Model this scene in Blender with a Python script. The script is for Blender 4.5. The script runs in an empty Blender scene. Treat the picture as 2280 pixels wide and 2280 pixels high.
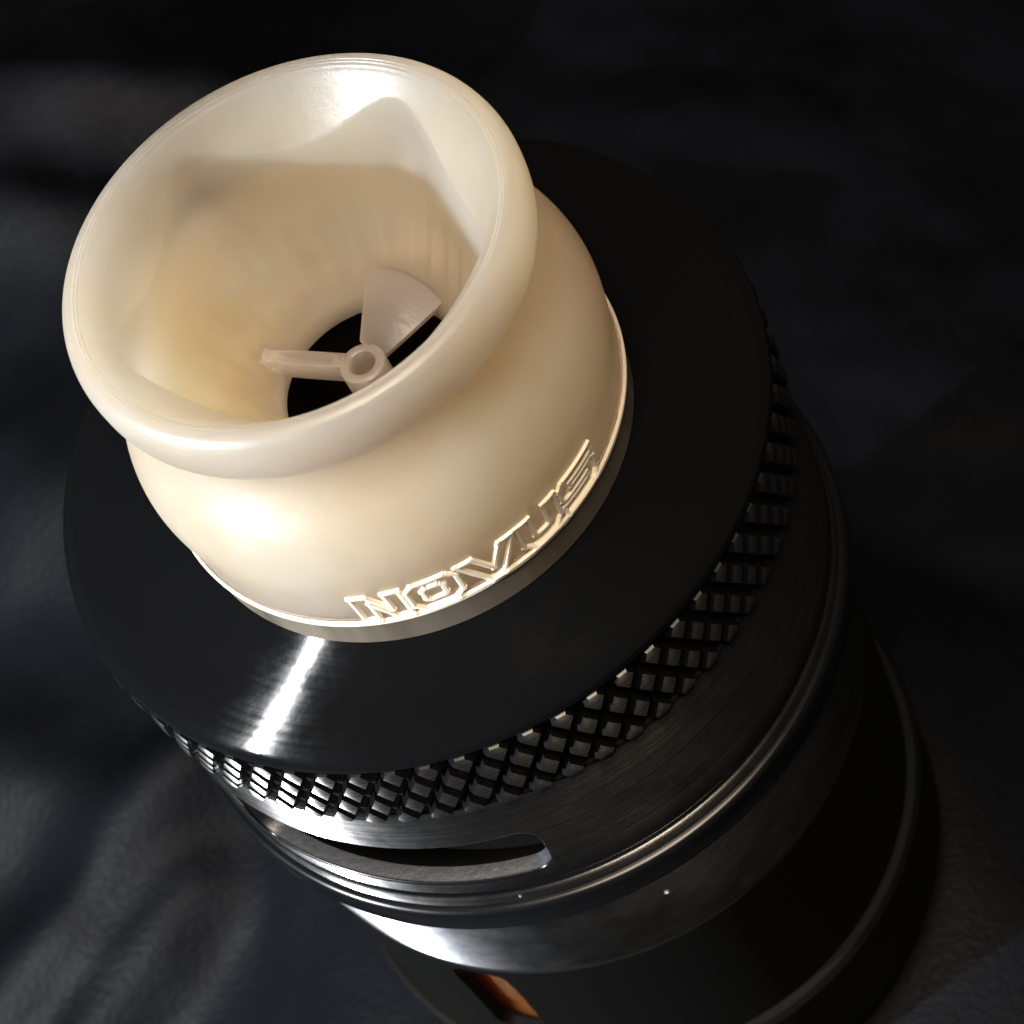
import bpy, bmesh, math, random
from mathutils import Vector, Matrix, noise
random.seed(7)
U = 0.001                       # all sizes below are millimetres
R = math.radians
sc = bpy.context.scene
COL = sc.collection

# ------------------------------------------------------------------ camera
cam = bpy.data.cameras.new('camera'); cam_o = bpy.data.objects.new('camera', cam); COL.objects.link(cam_o)
cx = Vector((0.84750304, -0.43960168, -0.29747093)); cy = Vector((0.53033846, 0.67818026, 0.50873634)); cz = Vector((-0.02190244, -0.58891587, 0.80789751))
cp = Vector((0, -44.84445187, 54.41846534)) * U
cam_o.matrix_world = Matrix(((cx.x, cy.x, cz.x, cp.x), (cx.y, cy.y, cz.y, cp.y), (cx.z, cy.z, cz.z, cp.z), (0, 0, 0, 1)))
cam.sensor_width = 36; cam.lens = 36 * 2200 / 1024
cam.clip_start = 0.005; cam.clip_end = 5
cam.dof.use_dof = True; cam.dof.focus_distance = 66 * U; cam.dof.aperture_fstop = 170
sc.camera = cam_o

# ------------------------------------------------------------------ world, lamps, exposure
w = bpy.data.worlds.new('World'); sc.world = w; w.use_nodes = True
bg = w.node_tree.nodes['Background']; bg.inputs[0].default_value = (1.0, 0.93, 0.85, 1); bg.inputs[1].default_value = 0.012

def area(name, direction, dist, size, power, col, target=(0, 0, 3)):
    l = bpy.data.lights.new(name, 'AREA'); l.shape = 'DISK'; l.size = size * U; l.energy = power; l.color = col
    o = bpy.data.objects.new(name, l); COL.objects.link(o)
    d = Vector(direction).normalized(); t = Vector(target)
    o.location = (t + d * dist) * U
    o.rotation_euler = d.to_track_quat('Z', 'Y').to_euler()
    return o
area('lamp_white', (-0.89, -0.17, 0.31), 140, 3.4, 0.47, (0.94, 0.97, 1.0))
area('lamp_warm', (0.0, -0.3, 1.0), 230, 110, 0.66, (1.0, 0.83, 0.62))
area('lamp_side', (0.75, 0.37, 0.55), 210, 9, 0.0008, (1.0, 0.82, 0.58))
sc.view_settings.view_transform = 'Standard'; sc.view_settings.look = 'None'
sc.view_settings.exposure = 0; sc.view_settings.gamma = 1; sc.view_settings.use_curve_mapping = False
sc.cycles.use_denoising = True
sc.cycles.max_bounces = 10

# ------------------------------------------------------------------ materials
def mat(name, base, rough=0.4, metal=0.0, **kw):
    m = bpy.data.materials.new(name); m.use_nodes = True
    b = m.node_tree.nodes['Principled BSDF']
    b.inputs['Base Color'].default_value = (*base, 1); b.inputs['Roughness'].default_value = rough; b.inputs['Metallic'].default_value = metal
    for k, v in kw.items():
        b.inputs[k.replace('_', ' ')].default_value = v
    return m, m.node_tree, b
def noise_tex(nt, scale, detail=4, rough=.5, vec=None, stretch=None):
    t = nt.nodes.new('ShaderNodeTexNoise'); t.inputs['Scale'].default_value = scale; t.inputs['Detail'].default_value = detail; t.inputs['Roughness'].default_value = rough
    tc = nt.nodes.new('ShaderNodeTexCoord')
    mp = nt.nodes.new('ShaderNodeMapping'); nt.links.new(tc.outputs['Object'], mp.inputs[0])
    if stretch: mp.inputs['Scale'].default_value = stretch
    nt.links.new(mp.outputs[0], t.inputs['Vector'])
    return t
def ramp(nt, src, a, b, lo, hi):
    r = nt.nodes.new('ShaderNodeMapRange'); r.inputs[1].default_value = a; r.inputs[2].default_value = b; r.inputs[3].default_value = lo; r.inputs[4].default_value = hi
    nt.links.new(src, r.inputs[0]); return r
def bump(nt, b, src, strength, dist):
    n = nt.nodes.new('ShaderNodeBump'); n.inputs['Strength'].default_value = strength; n.inputs['Distance'].default_value = dist
    nt.links.new(src, n.inputs['Height']); nt.links.new(n.outputs[0], b.inputs['Normal']); return n

def black_metal(name, base=(0.0045, 0.0048, 0.0056), rough=.085, tilt=(.72, 1.10), vertical=False, spec=.8, ior=1.5):
    """turned metal: each microscopic lathe groove tips the surface along its section, never sideways"""
    m, nt, b = mat(name, base, rough, 0.0)
    N = nt.nodes.new; L = nt.links.new
    b.inputs['Specular IOR Level'].default_value = spec; b.inputs['IOR'].default_value = ior
    t = noise_tex(nt, 700, 6, .7); r = ramp(nt, t.outputs[0], .35, .75, rough - .02, rough + .04); L(r.outputs[0], b.inputs['Roughness'])
    if tilt:
        tc = N('ShaderNodeTexCoord'); sp = N('ShaderNodeSeparateXYZ'); L(tc.outputs['Object'], sp.inputs[0])
        cb = N('ShaderNodeCombineXYZ'); L(sp.outputs[0], cb.inputs[0]); L(sp.outputs[1], cb.inputs[1])
        ln = N('ShaderNodeVectorMath'); ln.operation = 'LENGTH'; L(cb.outputs[0], ln.inputs[0])
        nr = N('ShaderNodeVectorMath'); nr.operation = 'NORMALIZE'; L(cb.outputs[0], nr.inputs[0])
        ad = N('ShaderNodeMath'); ad.operation = 'MULTIPLY_ADD'; ad.inputs[1].default_value = 1.0
        L(ln.outputs['Value'], ad.inputs[0]); L(sp.outputs[2], ad.inputs[2])
        mu = N('ShaderNodeMath'); mu.operation = 'MULTIPLY'; mu.inputs[1].default_value = 4.0e6; L(ad.outputs[0], mu.inputs[0])
        wn = N('ShaderNodeTexWhiteNoise'); wn.noise_dimensions = '1D'; L(mu.outputs[0], wn.inputs['W'])
        mr = N('ShaderNodeMapRange'); mr.inputs[3].default_value = tilt[0]; mr.inputs[4].default_value = tilt[1]; L(wn.outputs['Value'], mr.inputs[0])
        sc_ = N('ShaderNodeVectorMath'); sc_.operation = 'SCALE'
        if vertical: sc_.inputs[0].default_value = (0, 0, 1)
        else: L(nr.outputs[0], sc_.inputs[0])
        L(mr.outputs[0], sc_.inputs['Scale'])
        ge = N('ShaderNodeNewGeometry'); av = N('ShaderNodeVectorMath'); L(ge.outputs['Normal'], av.inputs[0]); L(sc_.outputs[0], av.inputs[1])
        fn = N('ShaderNodeVectorMath'); fn.operation = 'NORMALIZE'; L(av.outputs[0], fn.inputs[0])
        # every groove takes the light a little differently
        c2 = N('ShaderNodeCombineXYZ'); L(ad.outputs[0], c2.inputs[0]); t5 = N('ShaderNodeTexNoise'); t5.inputs['Scale'].default_value = 5200; t5.inputs['Detail'].default_value = 3; L(c2.outputs[0], t5.inputs['Vector'])
        r5 = ramp(nt, t5.outputs[0], .35, .68, spec * .35, spec); L(r5.outputs[0], b.inputs['Specular IOR Level'])
        # faint scuffs
        t2 = noise_tex(nt, 1300, 4, .65); bp = N('ShaderNodeBump'); bp.inputs['Strength'].default_value = .10; bp.inputs['Distance'].default_value = .00003
        L(t2.outputs[0], bp.inputs['Height']); L(fn.outputs[0], bp.inputs['Normal']); L(bp.outputs[0], b.inputs['Normal'])
    return m
M_CAP = black_metal('black_anodised_metal')
M_WALL = black_metal('black_turned_metal', rough=.19, tilt=(1.02, 1.48), vertical=True, spec=1.0, ior=1.75)
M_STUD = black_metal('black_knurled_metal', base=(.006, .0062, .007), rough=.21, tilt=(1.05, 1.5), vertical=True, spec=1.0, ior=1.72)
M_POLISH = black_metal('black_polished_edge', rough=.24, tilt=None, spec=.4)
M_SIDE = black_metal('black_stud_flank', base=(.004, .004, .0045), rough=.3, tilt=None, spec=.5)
M_STEEL = black_metal('bare_steel', base=(.11, .114, .122), rough=.23, tilt=(1.05, 1.5), vertical=True); M_STEEL.node_tree.nodes['Principled BSDF'].inputs['Metallic'].default_value = 1
M_BURR, nt, b = mat('bare_cut_metal', (.20, .205, .225), .48, 1.0)
t = noise_tex(nt, 3000, 4, .7); bump(nt, b, t.outputs[0], .6, .00005)
M_GROOVE, _, _ = mat('dark_groove_metal', (.008, .008, .009), .5)
M_DARK, _, _ = mat('dark_bore_metal', (.003, .003, .003), .6, Specular_IOR_Level=.15)
M_SEAT, nt, b = mat('warm_grey_steel', (.50, .43, .34), .34, .8)
t = noise_tex(nt, 500, 3, .6, stretch=(1, 1, .05)); r = ramp(nt, t.outputs[0], .3, .7, .2, .5); nt.links.new(r.outputs[0], b.inputs['Roughness'])

def resin(name, base, rough=.40, weight=1.0, scale=.0060, trans=.0, mottle=.0, spec=.8):
    m, nt, b = mat(name, base, rough)
    b.inputs['Subsurface Weight'].default_value = weight
    b.inputs['Subsurface Radius'].default_value = (1.0, .84, .66); b.inputs['Subsurface Scale'].default_value = scale
    b.inputs['Specular IOR Level'].default_value = spec; b.inputs['Transmission Weight'].default_value = trans; b.inputs['IOR'].default_value = 1.5
    t = noise_tex(nt, 260, 5, .6); rr = ramp(nt, t.outputs[0], .3, .7, rough - .08, rough + .10); nt.links.new(rr.outputs[0], b.inputs['Roughness'])
    if mottle:                                  # cloudy, unevenly tinted casting
        t3 = noise_tex(nt, 170, 3, .55); cr = nt.nodes.new('ShaderNodeValToRGB'); cr.color_ramp.elements[0].position = .36; cr.color_ramp.elements[1].position = .64
        cr.color_ramp.elements[0].color = (base[0] * (1 - mottle), base[1] * (1 - mottle * 1.35), base[2] * (1 - mottle * 1.8), 1); cr.color_ramp.elements[1].color = (min(1, base[0] * 1.05), min(1, base[1] * 1.08), min(1, base[2] * 1.12), 1)
        nt.links.new(t3.outputs[0], cr.inputs[0]); nt.links.new(cr.outputs[0], b.inputs['Base Color'])
    t2 = noise_tex(nt, 900, 5, .7); bp = bump(nt, b, t2.outputs[0], .34, 0.00008)
    # faint lathe rings round the axis
    tc = nt.nodes.new('ShaderNodeTexCoord'); sp = nt.nodes.new('ShaderNodeSeparateXYZ'); nt.links.new(tc.outputs['Object'], sp.inputs[0])
    cb = nt.nodes.new('ShaderNodeCombineXYZ'); nt.links.new(sp.outputs[0], cb.inputs[0]); nt.links.new(sp.outputs[1], cb.inputs[1])
    ln = nt.nodes.new('ShaderNodeVectorMath'); ln.operation = 'LENGTH'; nt.links.new(cb.outputs[0], ln.inputs[0])
    c2 = nt.nodes.new('ShaderNodeCombineXYZ'); nt.links.new(ln.outputs['Value'], c2.inputs[0]); nt.links.new(sp.outputs[2], c2.inputs[1])
    t4 = nt.nodes.new('ShaderNodeTexNoise'); t4.inputs['Scale'].default_value = 6500; t4.inputs['Detail'].default_value = 3; nt.links.new(c2.outputs[0], t4.inputs['Vector'])
    b4 = nt.nodes.new('ShaderNodeBump'); b4.inputs['Strength'].default_value = .16; b4.inputs['Distance'].default_value = .00003
    nt.links.new(t4.outputs[0], b4.inputs['Height']); nt.links.new(b4.outputs[0], bp.inputs['Normal'])
    return m
M_RESIN = resin('frosted_beige_resin', (.93, .755, .575), trans=.58, mottle=.10, scale=.010)
M_LETTER = resin('frosted_pale_resin', (.95, .85, .70), .8, weight=0, spec=.1)
M_FAN = resin('frosted_pink_resin', (.90, .70, .58), .32, scale=.004, trans=.5)
M_GLASS, nt, b = mat('clear_glass', (.85, .85, .85), .03); b.inputs['Transmission Weight'].default_value = 1; b.inputs['IOR'].default_value = 1.45
M_JUICE, nt, b = mat('amber_liquid', (.80, .25, .03), .12); b.inputs['Subsurface Weight'].default_value = .6; b.inputs['Subsurface Radius'].default_value = (1, .3, .05); b.inputs['Subsurface Scale'].default_value = .003
M_DROP, nt, b = mat('clear_droplet', (.9, .9, .9), .04); b.inputs['Transmission Weight'].default_value = .8; b.inputs['IOR'].default_value = 1.4

# ------------------------------------------------------------------ mesh helpers
def link(name, me, m, parent=None):
    me.materials.append(m)
    o = bpy.data.objects.new(name, me); COL.objects.link(o)
    if parent: o.parent = parent
    return o
def smooth(me, ang=35):
    for p in me.polygons: p.use_smooth = True
    try: me.set_sharp_from_angle(angle=R(ang))
    except Exception: pass
def grid_mesh(rows, closed_rows, name, ang=35):
    """rows: list of rings (lists of (x,y,z) mm); rings are closed in azimuth"""
    n = len(rows[0]); vs = [(x * U, y * U, z * U) for r in rows for (x, y, z) in r]; fs = []
    k = len(rows)
    for i in range(k if closed_rows else k - 1):
        a = i * n; b = ((i + 1) % k) * n
        for j in range(n):
            jn = (j + 1) % n
            fs.append((a + j, a + jn, b + jn, b + j))
    me = bpy.data.meshes.new(name); me.from_pydata(vs, [], fs); me.validate()
    bm = bmesh.new(); bm.from_mesh(me); bmesh.ops.recalc_face_normals(bm, faces=bm.faces); bm.to_mesh(me); bm.free()
    smooth(me, ang); return me
def lathe(name, prof, m, parent=None, n=256, closed=True, ang=35):
    rows = [[(r * math.cos(2 * math.pi * j / n), r * math.sin(2 * math.pi * j / n), z) for j in range(n)] for r, z in prof]
    return link(name, grid_mesh(rows, closed, name, ang), m, parent)
def empty(name, loc=(0, 0, 0)):
    o = bpy.data.objects.new(name, None); COL.objects.link(o); o.location = Vector(loc) * U; o.empty_display_size = .005; return o
def tag(o, label=None, cat=None, group=None, kind=None):
    for k, v in (('label', label), ('category', cat), ('group', group), ('kind', kind)):
        if v: o[k] = v
def catmull(pts, k=6):
    out = []
    for i in range(len(pts) - 1):
        p0 = pts[max(i - 1, 0)]; p1 = pts[i]; p2 = pts[i + 1]; p3 = pts[min(i + 2, len(pts) - 1)]
        for s in range(k):
            t = s / k
            out.append(tuple(.5 * ((2 * b) + (c - a) * t + (2 * a - 5 * b + 4 * c - d) * t * t + (-a + 3 * b - 3 * c + d) * t ** 3) for a, b, c, d in zip(p0, p1, p2, p3)))
    out.append(pts[-1]); return out

# ------------------------------------------------------------------ the black cloth
FLOOR = -36.0
FOLDS = [((-10.7, 70.1), (6.8, 59.3), 3.2, 2.4), ((-20, 63.5), (-9.0, 57.0), 1.8, 1.6), ((-21, 44), (-14.5, 36.5), 2.8, 3.6), ((-34, 15.0), (-18, 19.5), 2.6, 1.8), ((-34, 9.5), (-21.0, 13.8), 2.2, 1.5), ((-30, 30), (-24, 22), 1.8, 2.2)]
def cloth_z(x, y):
    z = 3.0 * noise.noise(Vector((x * .03, y * .06, 1.3)))
    z += .7 * noise.noise(Vector((x * .12 + 4, y * .16, 3))) + .25 * noise.noise(Vector((x * .35, y * .35, 9)))
    for (a, b, h, sg) in FOLDS:                 # soft folds pushed up in the cloth
        ax, ay = a; dx, dy = b[0] - ax, b[1] - ay; L2 = dx * dx + dy * dy
        t = ((x - ax) * dx + (y - ay) * dy) / L2; tc = min(1, max(0, t))
        d2 = (x - ax - tc * dx) ** 2 + (y - ay - tc * dy) ** 2 + 2.2 * noise.noise(Vector((x * .1, y * .1, 5)))
        z += h * math.exp(-max(0, d2) / (2 * sg * sg))
    u = .98 * x + .19 * y; up = .5 * (u + math.sqrt(u * u + 60)); un = up - u     # added slopes beside the tank: left turned to lamp_white, right away to stay dark
    z -= .46 * max(0, up - 4) + .22 * max(0, un - 4)
    d = math.hypot(x, y); k = min(1, max(0, (d - 13) / 9))
    return FLOOR + k * z
N = 300; ext = 150
vs = []; fs = []
for i in range(N + 1):
    for j in range(N + 1):
        x = -ext + 2 * ext * i / N; y = -ext + 2 * ext * j / N
        vs.append((x * U, y * U, cloth_z(x, y) * U))
for i in range(N):
    for j in range(N):
        a = i * (N + 1) + j; fs.append((a, a + N + 1, a + N + 2, a + 1))
me = bpy.data.meshes.new('cloth'); me.from_pydata(vs, [], fs); smooth(me, 180)
M_CLOTH, nt, b = mat('black_cloth', (.005, .005, .006), .55)
b.inputs['Specular IOR Level'].default_value = .10
t = noise_tex(nt, 60, 5, .65); cr = nt.nodes.new('ShaderNodeValToRGB'); cr.color_ramp.elements[0].color = (.0020, .0024, .0036, 1); cr.color_ramp.elements[1].color = (.0068, .0078, .0118, 1)
cr.color_ramp.elements[0].position = .3; cr.color_ramp.elements[1].position = .75
nt.links.new(t.outputs[0], cr.inputs[0]); nt.links.new(cr.outputs[0], b.inputs['Base Color'])
t2 = noise_tex(nt, 2600, 2, .6); bump(nt, b, t2.outputs[0], .25, .0003)
cloth = link('cloth', me, M_CLOTH); tag(cloth, 'soft black cloth with faint folds lying under the tank', None, None, 'structure')

# ------------------------------------------------------------------ the tank
tank = empty('vaping_tank', (0, 0, FLOOR))
tag(tank, 'black turned metal vape tank with knurled ring and airflow slot, standing upright on black cloth', 'vape tank')
def T(o):                                    # parts are modelled in scene millimetres
    o.parent = tank; o.location = (0, 0, -FLOOR * U); return o
# flat turned top
cap = T(lathe('top_cap', [(5.3, -1.5), (5.3, -.52), (6.6, -.50), (7.7, -.46), (9.0, -.34), (10.5, -.14), (11.5, .02), (11.78, .04), (11.93, -.04), (11.98, -.16), (11.98, -.26), (11.62, -.30), (11.62, -1.5)], M_CAP, n=320))
seat = T(lathe('seat_ring', [(5.0, -.44), (7.50, -.44), (7.56, -.38), (7.56, .70), (7.50, .76), (5.0, .76)], M_SEAT))
core = T(lathe('knurled_ring', [(11.0, -.32), (11.66, -.32), (11.66, -3.95), (11.0, -3.95)], M_GROOVE, n=320))
# knurl studs: 30 degree diamond lattice, 70 round, four rows
NK = 70; pitch = 2 * math.pi * 12 / NK; kk = .56; dz = pitch / (2 * kk)
def clip_poly(poly, zmin, zmax):
    for lim, sgn in ((zmin, 1), (zmax, -1)):
        out = []
        for i in range(len(poly)):
            a = poly[i]; b = poly[(i + 1) % len(poly)]
            ia = (a[1] - lim) * sgn >= 0; ib = (b[1] - lim) * sgn >= 0
            if ia: out.append(a)
            if ia != ib:
                t = (lim - a[1]) / (b[1] - a[1]); out.append((a[0] + t * (b[0] - a[0]), lim))
        poly = out
    return poly
def stud_mesh(zc, g=.84):
    lv = []
    for shrink, rr in ((1.0, 11.50), (g * .98, 11.90), (g * .78, 12.03), (g * .42, 12.06)):
        hw = pitch / 2 * .88 * shrink; hh = dz * .88 * shrink
        lv.append((clip_poly([(hw, 0), (0, hh), (-hw, 0), (0, -hh)], -3.9 - zc + (1 - shrink) * .35, -.30 - zc - (1 - shrink) * .35), rr))
    n = len(lv[0][0]); vs = []; fs = []
    for poly, rr in lv:
        if len(poly) != n: poly = (poly + [poly[-1]] * n)[:n]
        vs += [(rr * U, x * U, z * U) for x, z in poly]
    for L in range(3):
        for i in range(n):
            fs.append((L * n + i, L * n + (i + 1) % n, (L + 1) * n + (i + 1) % n, (L + 1) * n + i))
    fs.append(tuple(range(3 * n, 4 * n)))
    me = bpy.data.meshes.new('knurl_stud'); me.from_pydata(vs, [], fs); me.validate()
    bm = bmesh.new(); bm.from_mesh(me); bmesh.ops.remove_doubles(bm, verts=bm.verts, dist=1e-7); bmesh.ops.recalc_face_normals(bm, faces=bm.faces); bm.to_mesh(me); bm.free()
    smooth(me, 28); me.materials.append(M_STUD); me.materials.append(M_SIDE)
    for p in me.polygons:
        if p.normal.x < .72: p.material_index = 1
    return me
for row in range(4):
    zc = -.72 - row * dz; me = stud_mesh(zc)
    for i in range(NK):
        o = bpy.data.objects.new('knurl_stud', me); COL.objects.link(o); o.parent = core
        o.location = (0, 0, zc * U); o.rotation_euler = (0, 0, 2 * math.pi * (i + (row % 2) * .5) / NK)
# collar with the airflow slot (cells left out of a grid, walls turned inwards)
SA0, SA1 = R(201.5), R(254.5); SZ0, SZ1 = -8.75, -6.05; DEPTH = .6
def cut_sleeve(name, zr, k0, k1, A0, A1, depth, m, bev, cut_index=2):
    na = 360; az = [2 * math.pi * i / na for i in range(na)]
    az = [a for a in az if abs(a - A0) > R(.7) and abs(a - A1) > R(.7)] + [A0, A1]; az = [a for a in az if not (A0 < a < A0 + R(4.4) or A1 - R(4.4) < a < A1)]
    for q in range(1, 12): az += [A0 + R(4.2) * (q / 11) ** 1.7, A1 - R(4.2) * (q / 11) ** 1.7]
    az.sort(); n = len(az); vs = []; fs = []; burr = []
    zm = (zr[k0][1] + zr[k1][1]) / 2; CR = .75
    def zrow(k, z_, a):                       # rounded ends of the opening
        if not k0 <= k <= k1 or not A0 <= a <= A1: return z_
        d = min(a - A0, A1 - a) * zr[k0][0]
        if d >= CR: return z_
        half = (zr[k0][1] - zr[k1][1]) / 2; cut = CR - math.sqrt(CR * CR - (CR - d) ** 2)
        return zm + (z_ - zm) * (half - cut) / half
    for k, (r_, z_) in enumerate(zr): vs += [(r_ * math.cos(a) * U, r_ * math.sin(a) * U, zrow(k, z_, a) * U) for a in az]
    i0 = az.index(A0); i1 = az.index(A1)
    for k in range(len(zr) - 1):
        for j in range(n):
            if k0 <= k < k1 and i0 <= j < i1: continue
            jn = (j + 1) % n; fs.append((k * n + j, k * n + jn, (k + 1) * n + jn, (k + 1) * n + j))
    def rim_wall(idx):
        b0 = len(vs)
        for ix in idx:
            x, y, z = vs[ix]; l = math.hypot(x, y); s = (l - depth * U) / l; vs.append((x * s, y * s, z))
        for q in range(len(idx) - 1): burr.append(len(fs)); fs.append((idx[q], idx[q + 1], b0 + q + 1, b0 + q))
    rim_wall([k0 * n + j for j in range(i0, i1 + 1)]); rim_wall([k1 * n + j for j in range(i0, i1 + 1)])
    rim_wall([k * n + i0 for k in range(k0, k1 + 1)]); rim_wall([k * n + i1 for k in range(k0, k1 + 1)])
    me = bpy.data.meshes.new(name); me.from_pydata(vs, [], fs)
    for q in burr: me.polygons[q].material_index = cut_index
    if name == 'slotted_collar':
        for q in range(2 * n): me.polygons[q].material_index = 3
    bm = bmesh.new(); bm.from_mesh(me); bmesh.ops.remove_doubles(bm, verts=bm.verts, dist=1e-7); bmesh.ops.recalc_face_normals(bm, faces=bm.faces)
    if sum(f.normal.dot(f.calc_center_median()) for f in bm.faces) < 0: bmesh.ops.reverse_faces(bm, faces=bm.faces)
    bm.to_mesh(me); bm.free(); smooth(me, 30)
    o = link(name, me, m)
    bv = o.modifiers.new('bevel', 'BEVEL'); bv.width = bev * U; bv.segments = 3; bv.limit_method = 'ANGLE'; bv.angle_limit = R(50); me.materials.append(M_POLISH); me.materials.append(M_BURR); me.materials.append(M_DARK); bv.material = 1 if cut_index == 2 else 3
    return T(o)
col = cut_sleeve('slotted_collar', [(11.60, -3.97), (11.76, -4.02), (11.84, -4.12), (11.90, -5.0), (11.98, SZ1), (12.02, -7.2), (12.06, SZ0), (12.08, -9.5), (12.03, -9.62), (11.85, -9.66), (11.85, -9.86), (12.08, -9.90), (12.14, -10.0), (12.16, -10.45)], 4, 6, SA0, SA1, DEPTH, M_WALL, .30)
inner = T(lathe('slot_lining', [(11.30, -5.4), (10.2, -5.5), (10.2, -9.3), (11.35, -9.4), (11.35, -9.5), (9.9, -9.5), (9.9, -5.3), (11.30, -5.3)], M_DARK))
ring = T(lathe('base_ring', [(11.2, -10.5), (12.22, -10.5), (12.32, -10.52), (12.40, -10.58), (12.46, -10.66), (12.48, -10.76), (12.48, -11.75), (12.42, -11.88), (12.30, -11.94), (11.2, -11.94)], M_POLISH, n=320))
neck = T(lathe('neck', [(10.6, -11.96), (11.35, -11.96), (11.35, -12.3), (11.9, -12.36), (12.12, -12.5), (12.18, -12.7), (12.0, -15.5), (11.8, -17.75), (10.6, -17.75)], M_STEEL, n=320))
sleeve = cut_sleeve('windowed_sleeve', [(11.2, -17.78), (11.75, -17.80), (11.84, -17.9), (11.86, -18.4), (11.86, -20), (11.86, -25.0), (11.86, -27.8)], 3, 5, R(220.5), R(231), .5, M_DARK, .1, 3)
glass = T(lathe('tank_glass', [(10.95, -17.8), (11.3, -17.8), (11.3, -27.8), (10.95, -27.8)], M_GLASS))
juice = T(lathe('amber_liquid', [(3.6, -17.85), (10.9, -17.85), (10.9, -27.8), (3.6, -27.8)], M_JUICE))
chim = T(lathe('chimney', [(3.15, 2.36), (3.5, 2.36), (3.5, -28), (3.15, -28)], M_DARK))
base = T(lathe('tank_base', [(.5, -27.85), (12.2, -27.85), (12.4, -28.1), (12.4, -33.5), (11.8, -34.0), (11.8, -35.9), (.5, -35.9)], M_DARK))
for (a, z, s) in ((246.5, -10.1, .06), (266.5, -13.6, .10)):
    bm = bmesh.new(); bmesh.ops.create_icosphere(bm, subdivisions=2, radius=s * U)
    for v in bm.verts: v.co.z *= 1.25; v.co.x *= .6
    me = bpy.data.meshes.new('droplet'); bm.to_mesh(me); bm.free(); smooth(me, 180)
    o = T(link('droplet', me, M_DROP)); rr = 12.16 if z > -14 else 11.88
    o.location = Vector((rr * math.cos(R(a)), rr * math.sin(R(a)), z - FLOOR)) * U; o.rotation_euler = (0, 0, R(a))

# ------------------------------------------------------------------ the drip tip
TZ = .78
tip = empty('drip_tip', (0, 0, TZ))
tag(tip, 'frosted cream wide bore drip tip with raised lettering, plugged into the black tank', 'drip tip')
def D(o): o.parent = tip; o.location = (0, 0, -TZ * U); return o
OUT = [(7.40, .78), (7.56, .80), (7.62, .86), (7.63, 1.00), (7.58, 1.12), (7.55, 1.2), (7.58, 1.7), (7.62, 2.3), (7.69, 2.9), (7.72, 3.5), (7.66, 4.1), (7.50, 4.7), (7.22, 5.3), (6.80, 5.9), (6.42, 6.5), (6.22, 7.0), (6.26, 7.45), (6.56, 7.85), (6.92, 8.12), (7.08, 8.45), (7.12, 9.0), (7.10, 9.4), (7.0, 9.72), (6.84, 9.92), (6.66, 10.0)]
OUT = catmull(OUT, 4)
def out_r(z):
    best = None
    for (r0, z0), (r1, z1) in zip(OUT[8:], OUT[9:]):
        if z0 <= z <= z1 and z1 > z0: return r0 + (r1 - r0) * (z - z0) / (z1 - z0)
    return 7.55
LIP = [(6.58, 10.0), (6.56, 9.965), (6.53, 9.99), (6.48, 9.985), (6.46, 9.95), (6.43, 9.97), (6.37, 9.95), (6.35, 9.90)]
NS = 5; V0 = R(32)
def sstep(a, b, x): t = min(1, max(0, (x - a) / (b - a))); return t * t * (3 - 2 * t)
def lerp_tab(tab, z):
    for (z0, a0), (z1, a1) in zip(tab, tab[1:]):
        if z1 <= z <= z0: return a0 + (a1 - a0) * (z - z0) / (z1 - z0)
    return tab[0][1] if z > tab[0][0] else tab[-1][1]
APO = catmull([(9.95, 5.10), (8.6, 5.04), (7.6, 4.86), (6.6, 4.58), (5.6, 4.16), (4.7, 3.74), (4.0, 3.42), (3.3, 3.08)], 6)
def in_r(th, z):
    a = lerp_tab(APO, z)
    pent = a / sum(max(0, math.cos(th - V0 - (2 * i + 1) * math.pi / NS)) ** 10 for i in range(NS)) ** (1 / 10); circ = a * 1.035
    f = sstep(6.8, 4.2, z) if z < 6.8 else 0
    h = pent + (circ - pent) * f
    cone = 6.34 - (9.90 - z) * .82
    k = .045; m = max(h, cone); s = math.sqrt((h - cone) ** 2 + k * k)
    h2 = .5 * (h + cone + s) - k * .3
    fl = sstep(6.4, 5.2, z) * sstep(3.5, 4.3, z) if z < 6.4 else 0
    return min(h2, 6.34) + .075 * fl * math.cos(26 * th + .6 * math.sin(3 * th))
n = 300; rows = []
def ring_row(f): return [f(2 * math.pi * j / n) for j in range(n)]
for r_, z_ in OUT + LIP: rows.append([(r_ * math.cos(2 * math.pi * j / n), r_ * math.sin(2 * math.pi * j / n), z_) for j in range(n)])
zz = [9.86 - i * .05 for i in range(48)]; z = zz[-1]
while z > 3.42: z -= .12; zz.append(z)
for z in zz: rows.append([(in_r(2 * math.pi * j / n, z) * math.cos(2 * math.pi * j / n), in_r(2 * math.pi * j / n, z) * math.sin(2 * math.pi * j / n), z) for j in range(n)])
for r_, z_ in [(3.08, 3.22), (3.0, 3.1), (2.94, 2.95), (2.92, 2.8), (2.92, 2.5), (3.6, 2.42), (3.6, .82), (7.2, .78)]:
    rows.append([(r_ * math.cos(2 * math.pi * j / n), r_ * math.sin(2 * math.pi * j / n), z_) for j in range(n)])
shell = D(link('mouthpiece_shell', grid_mesh(rows, True, 'mouthpiece_shell', 40), M_RESIN))

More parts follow.
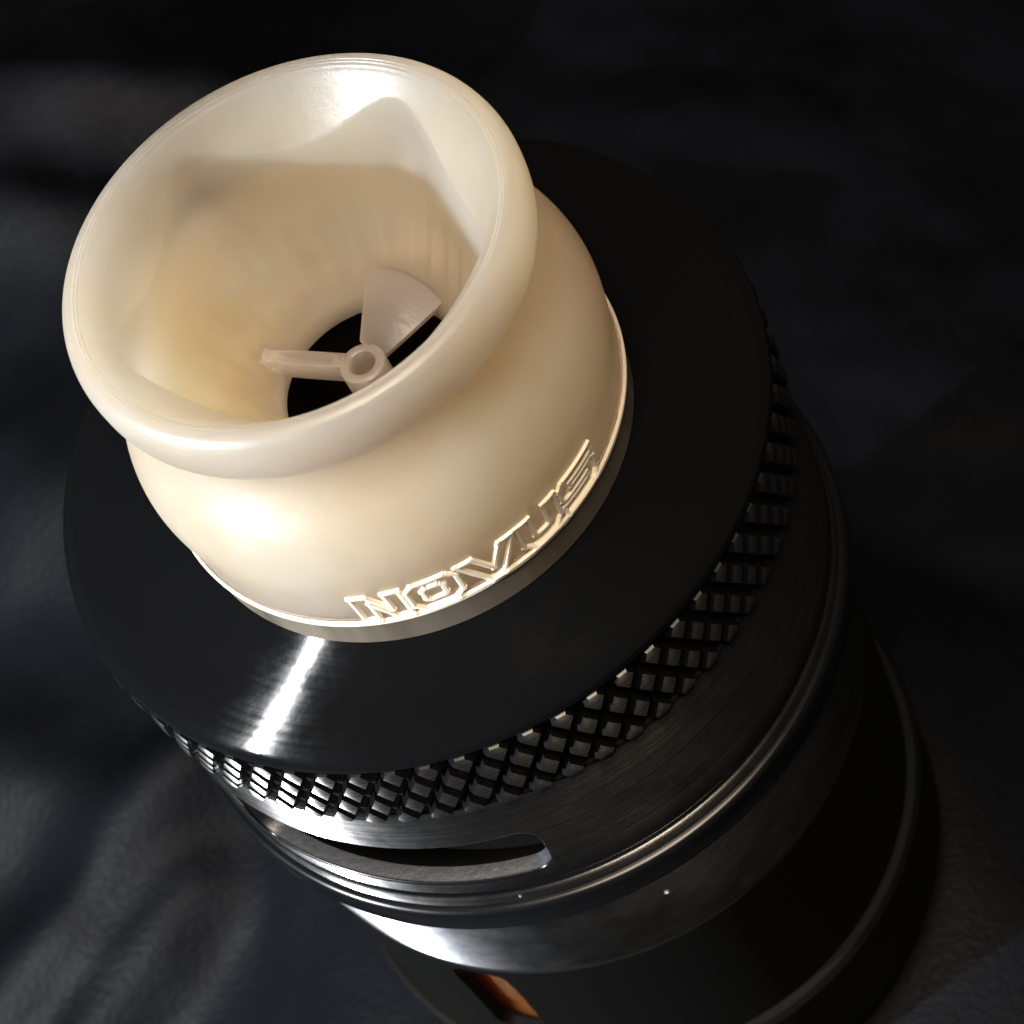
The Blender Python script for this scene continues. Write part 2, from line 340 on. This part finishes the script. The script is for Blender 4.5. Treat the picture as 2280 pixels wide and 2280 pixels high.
# raised outlined lettering on the band
def outline(ch, W, H, t):
    if ch == 'N': return [[(0, 0), (0, H), (t, H), (W - t, t * .95), (W - t, H), (W, H), (W, 0), (W - t, 0), (t, H - t * .95), (t, 0)]]
    if ch == 'V': return [[(W / 2 - t * .55, 0), (0, H), (t * 1.05, H), (W / 2, t * .9), (W - t * 1.05, H), (W, H), (W / 2 + t * .55, 0)]]
    def rr(x0, y0, x1, y1, c): return [(x0 + c, y0), (x1 - c, y0), (x1, y0 + c), (x1, y1 - c), (x1 - c, y1), (x0 + c, y1), (x0, y1 - c), (x0, y0 + c)]
    if ch == 'O': return [rr(0, 0, W, H, .28), rr(t, t * .8, W - t, H - t * .8, .12)]
    if ch == 'U': return [[(0, H), (t, H), (t, t), (t + .12, t * .8), (W - t - .12, t * .8), (W - t, t), (W - t, H), (W, H), (W, .28), (W - .28, 0), (.28, 0), (0, .28)]]
    if ch == 'S':
        m = H / 2; q = t * .34
        return [[(0, 0), (W - .2, 0), (W, .2), (W, m + q - .12), (W - .15, m + q), (t, m + q), (t, H - t * .75), (W, H - t * .75), (W, H), (.2, H), (0, H - .2), (0, m - q + .12), (.15, m - q), (W - t, m - q), (W - t, t * .75), (0, t * .75)]]
def letter(ch, a0, a1, z0=1.06, z1=2.50, t=.47, rib=.085, h=.10):
    Rm = 7.58; W = R(a1 - a0) * Rm; H = z1 - z0; vs = []; fs = []
    def surf(u, v, off):
        z = z0 + v; th = R(a0) + u / Rm; r_ = out_r(z) + off
        return (r_ * math.cos(th) * U, r_ * math.sin(th) * U, z * U)
    for loop in outline(ch, W, H, t):
        for i in range(len(loop)):
            a = Vector(loop[i]); b = Vector(loop[(i + 1) % len(loop)]); d = (b - a)
            if d.length < 1e-6: continue
            d.normalize(); p = Vector((-d.y, d.x)); a = a - d * rib; b = b + d * rib
            k = max(1, int((b - a).length / .2)); s0 = len(vs)
            for s in range(k + 1):
                c = a + (b - a) * (s / k)
                for off, ww in ((-.12, 1.3), (h * .55, 1.0), (h, .5), (h, -.5), (h * .55, -1.0), (-.12, -1.3)):
                    q = c + p * rib * ww; vs.append(surf(q.x, q.y, off))
            for s in range(k):
                for e in range(5): fs.append((s0 + s * 6 + e, s0 + s * 6 + e + 1, s0 + s * 6 + 7 + e, s0 + s * 6 + 6 + e))
            fs.append(tuple(s0 + e for e in range(6))); fs.append(tuple(s0 + k * 6 + e for e in range(6)))
    me = bpy.data.meshes.new('raised_letter'); me.from_pydata(vs, [], fs); me.validate()
    bm = bmesh.new(); bm.from_mesh(me); bmesh.ops.recalc_face_normals(bm, faces=bm.faces); bm.to_mesh(me); bm.free(); smooth(me, 40)
    o = D(link('raised_letter', me, M_LETTER)); o['label'] = 'raised outlined letter ' + ch
for ch, a0, a1 in (('N', 238.5, 249.8), ('O', 250.8, 262.8), ('V', 263.5, 278.2), ('U', 279, 290.5), ('S', 291.8, 304.5)): letter(ch, a0, a1)
rim = D(lathe('base_rim', [(7.5, .80), (7.60, .79), (7.67, .84), (7.68, .98), (7.62, 1.06), (7.5, 1.08)], M_LETTER, n=300))

# spit guard
guard = D(lathe('spit_guard', [(.44, 3.62), (.52, 3.66), (.66, 3.66), (.74, 3.60), (.74, 2.5), (.44, 2.5)], M_FAN, n=48))
guard['label'] = 'small hub with blades at the bottom of the bore'
def blade(az, width0, width1, droop, L=3.42, th=.16, zt=3.6, grooved=False):
    bm = bmesh.new(); K = 10; Wn = 6; top = []; bot = []
    for i in range(K + 1):
        r_ = .62 + (L - .62) * i / K; ta = []; ba = []
        for j in range(Wn + 1):
            a = R(az) - R(width1) * j / Wn if width1 else None
            if width1: x, y = r_ * math.cos(a), r_ * math.sin(a)
            else:
                off = (j / Wn - .5) * width0; x = r_ * math.cos(R(az)) - off * math.sin(R(az)); y = r_ * math.sin(R(az)) + off * math.cos(R(az))
            z_ = zt - droop * (j / Wn) + (i / K) ** 2 * .12
            if grooved and .3 < j / Wn < .7 and 1 < i < K - 2: z_ -= .2
            ta.append(bm.verts.new((x * U, y * U, z_ * U))); ba.append(bm.verts.new((x * U, y * U, (z_ - th) * U)))
        top.append(ta); bot.append(ba)
    for i in range(K):
        for j in range(Wn):
            bm.faces.new((top[i][j], top[i][j + 1], top[i + 1][j + 1], top[i + 1][j])); bm.faces.new((bot[i][j], bot[i + 1][j], bot[i + 1][j + 1], bot[i][j + 1]))
        bm.faces.new((top[i][0], top[i + 1][0], bot[i + 1][0], bot[i][0])); bm.faces.new((top[i][Wn], bot[i][Wn], bot[i + 1][Wn], top[i + 1][Wn]))
    for j in range(Wn):
        bm.faces.new((top[0][j], bot[0][j], bot[0][j + 1], top[0][j + 1])); bm.faces.new((top[K][j], top[K][j + 1], bot[K][j + 1], bot[K][j]))
    bmesh.ops.recalc_face_normals(bm, faces=bm.faces)
    me = bpy.data.meshes.new('blade'); bm.to_mesh(me); bm.free(); smooth(me, 35)
    link('blade', me, M_FAN, guard)
blade(60, 0, 48, .75, zt=3.95)
blade(137, .52, 0, 0, th=.8, zt=3.72, grooved=True)
blade(262, 0, 42, .9)
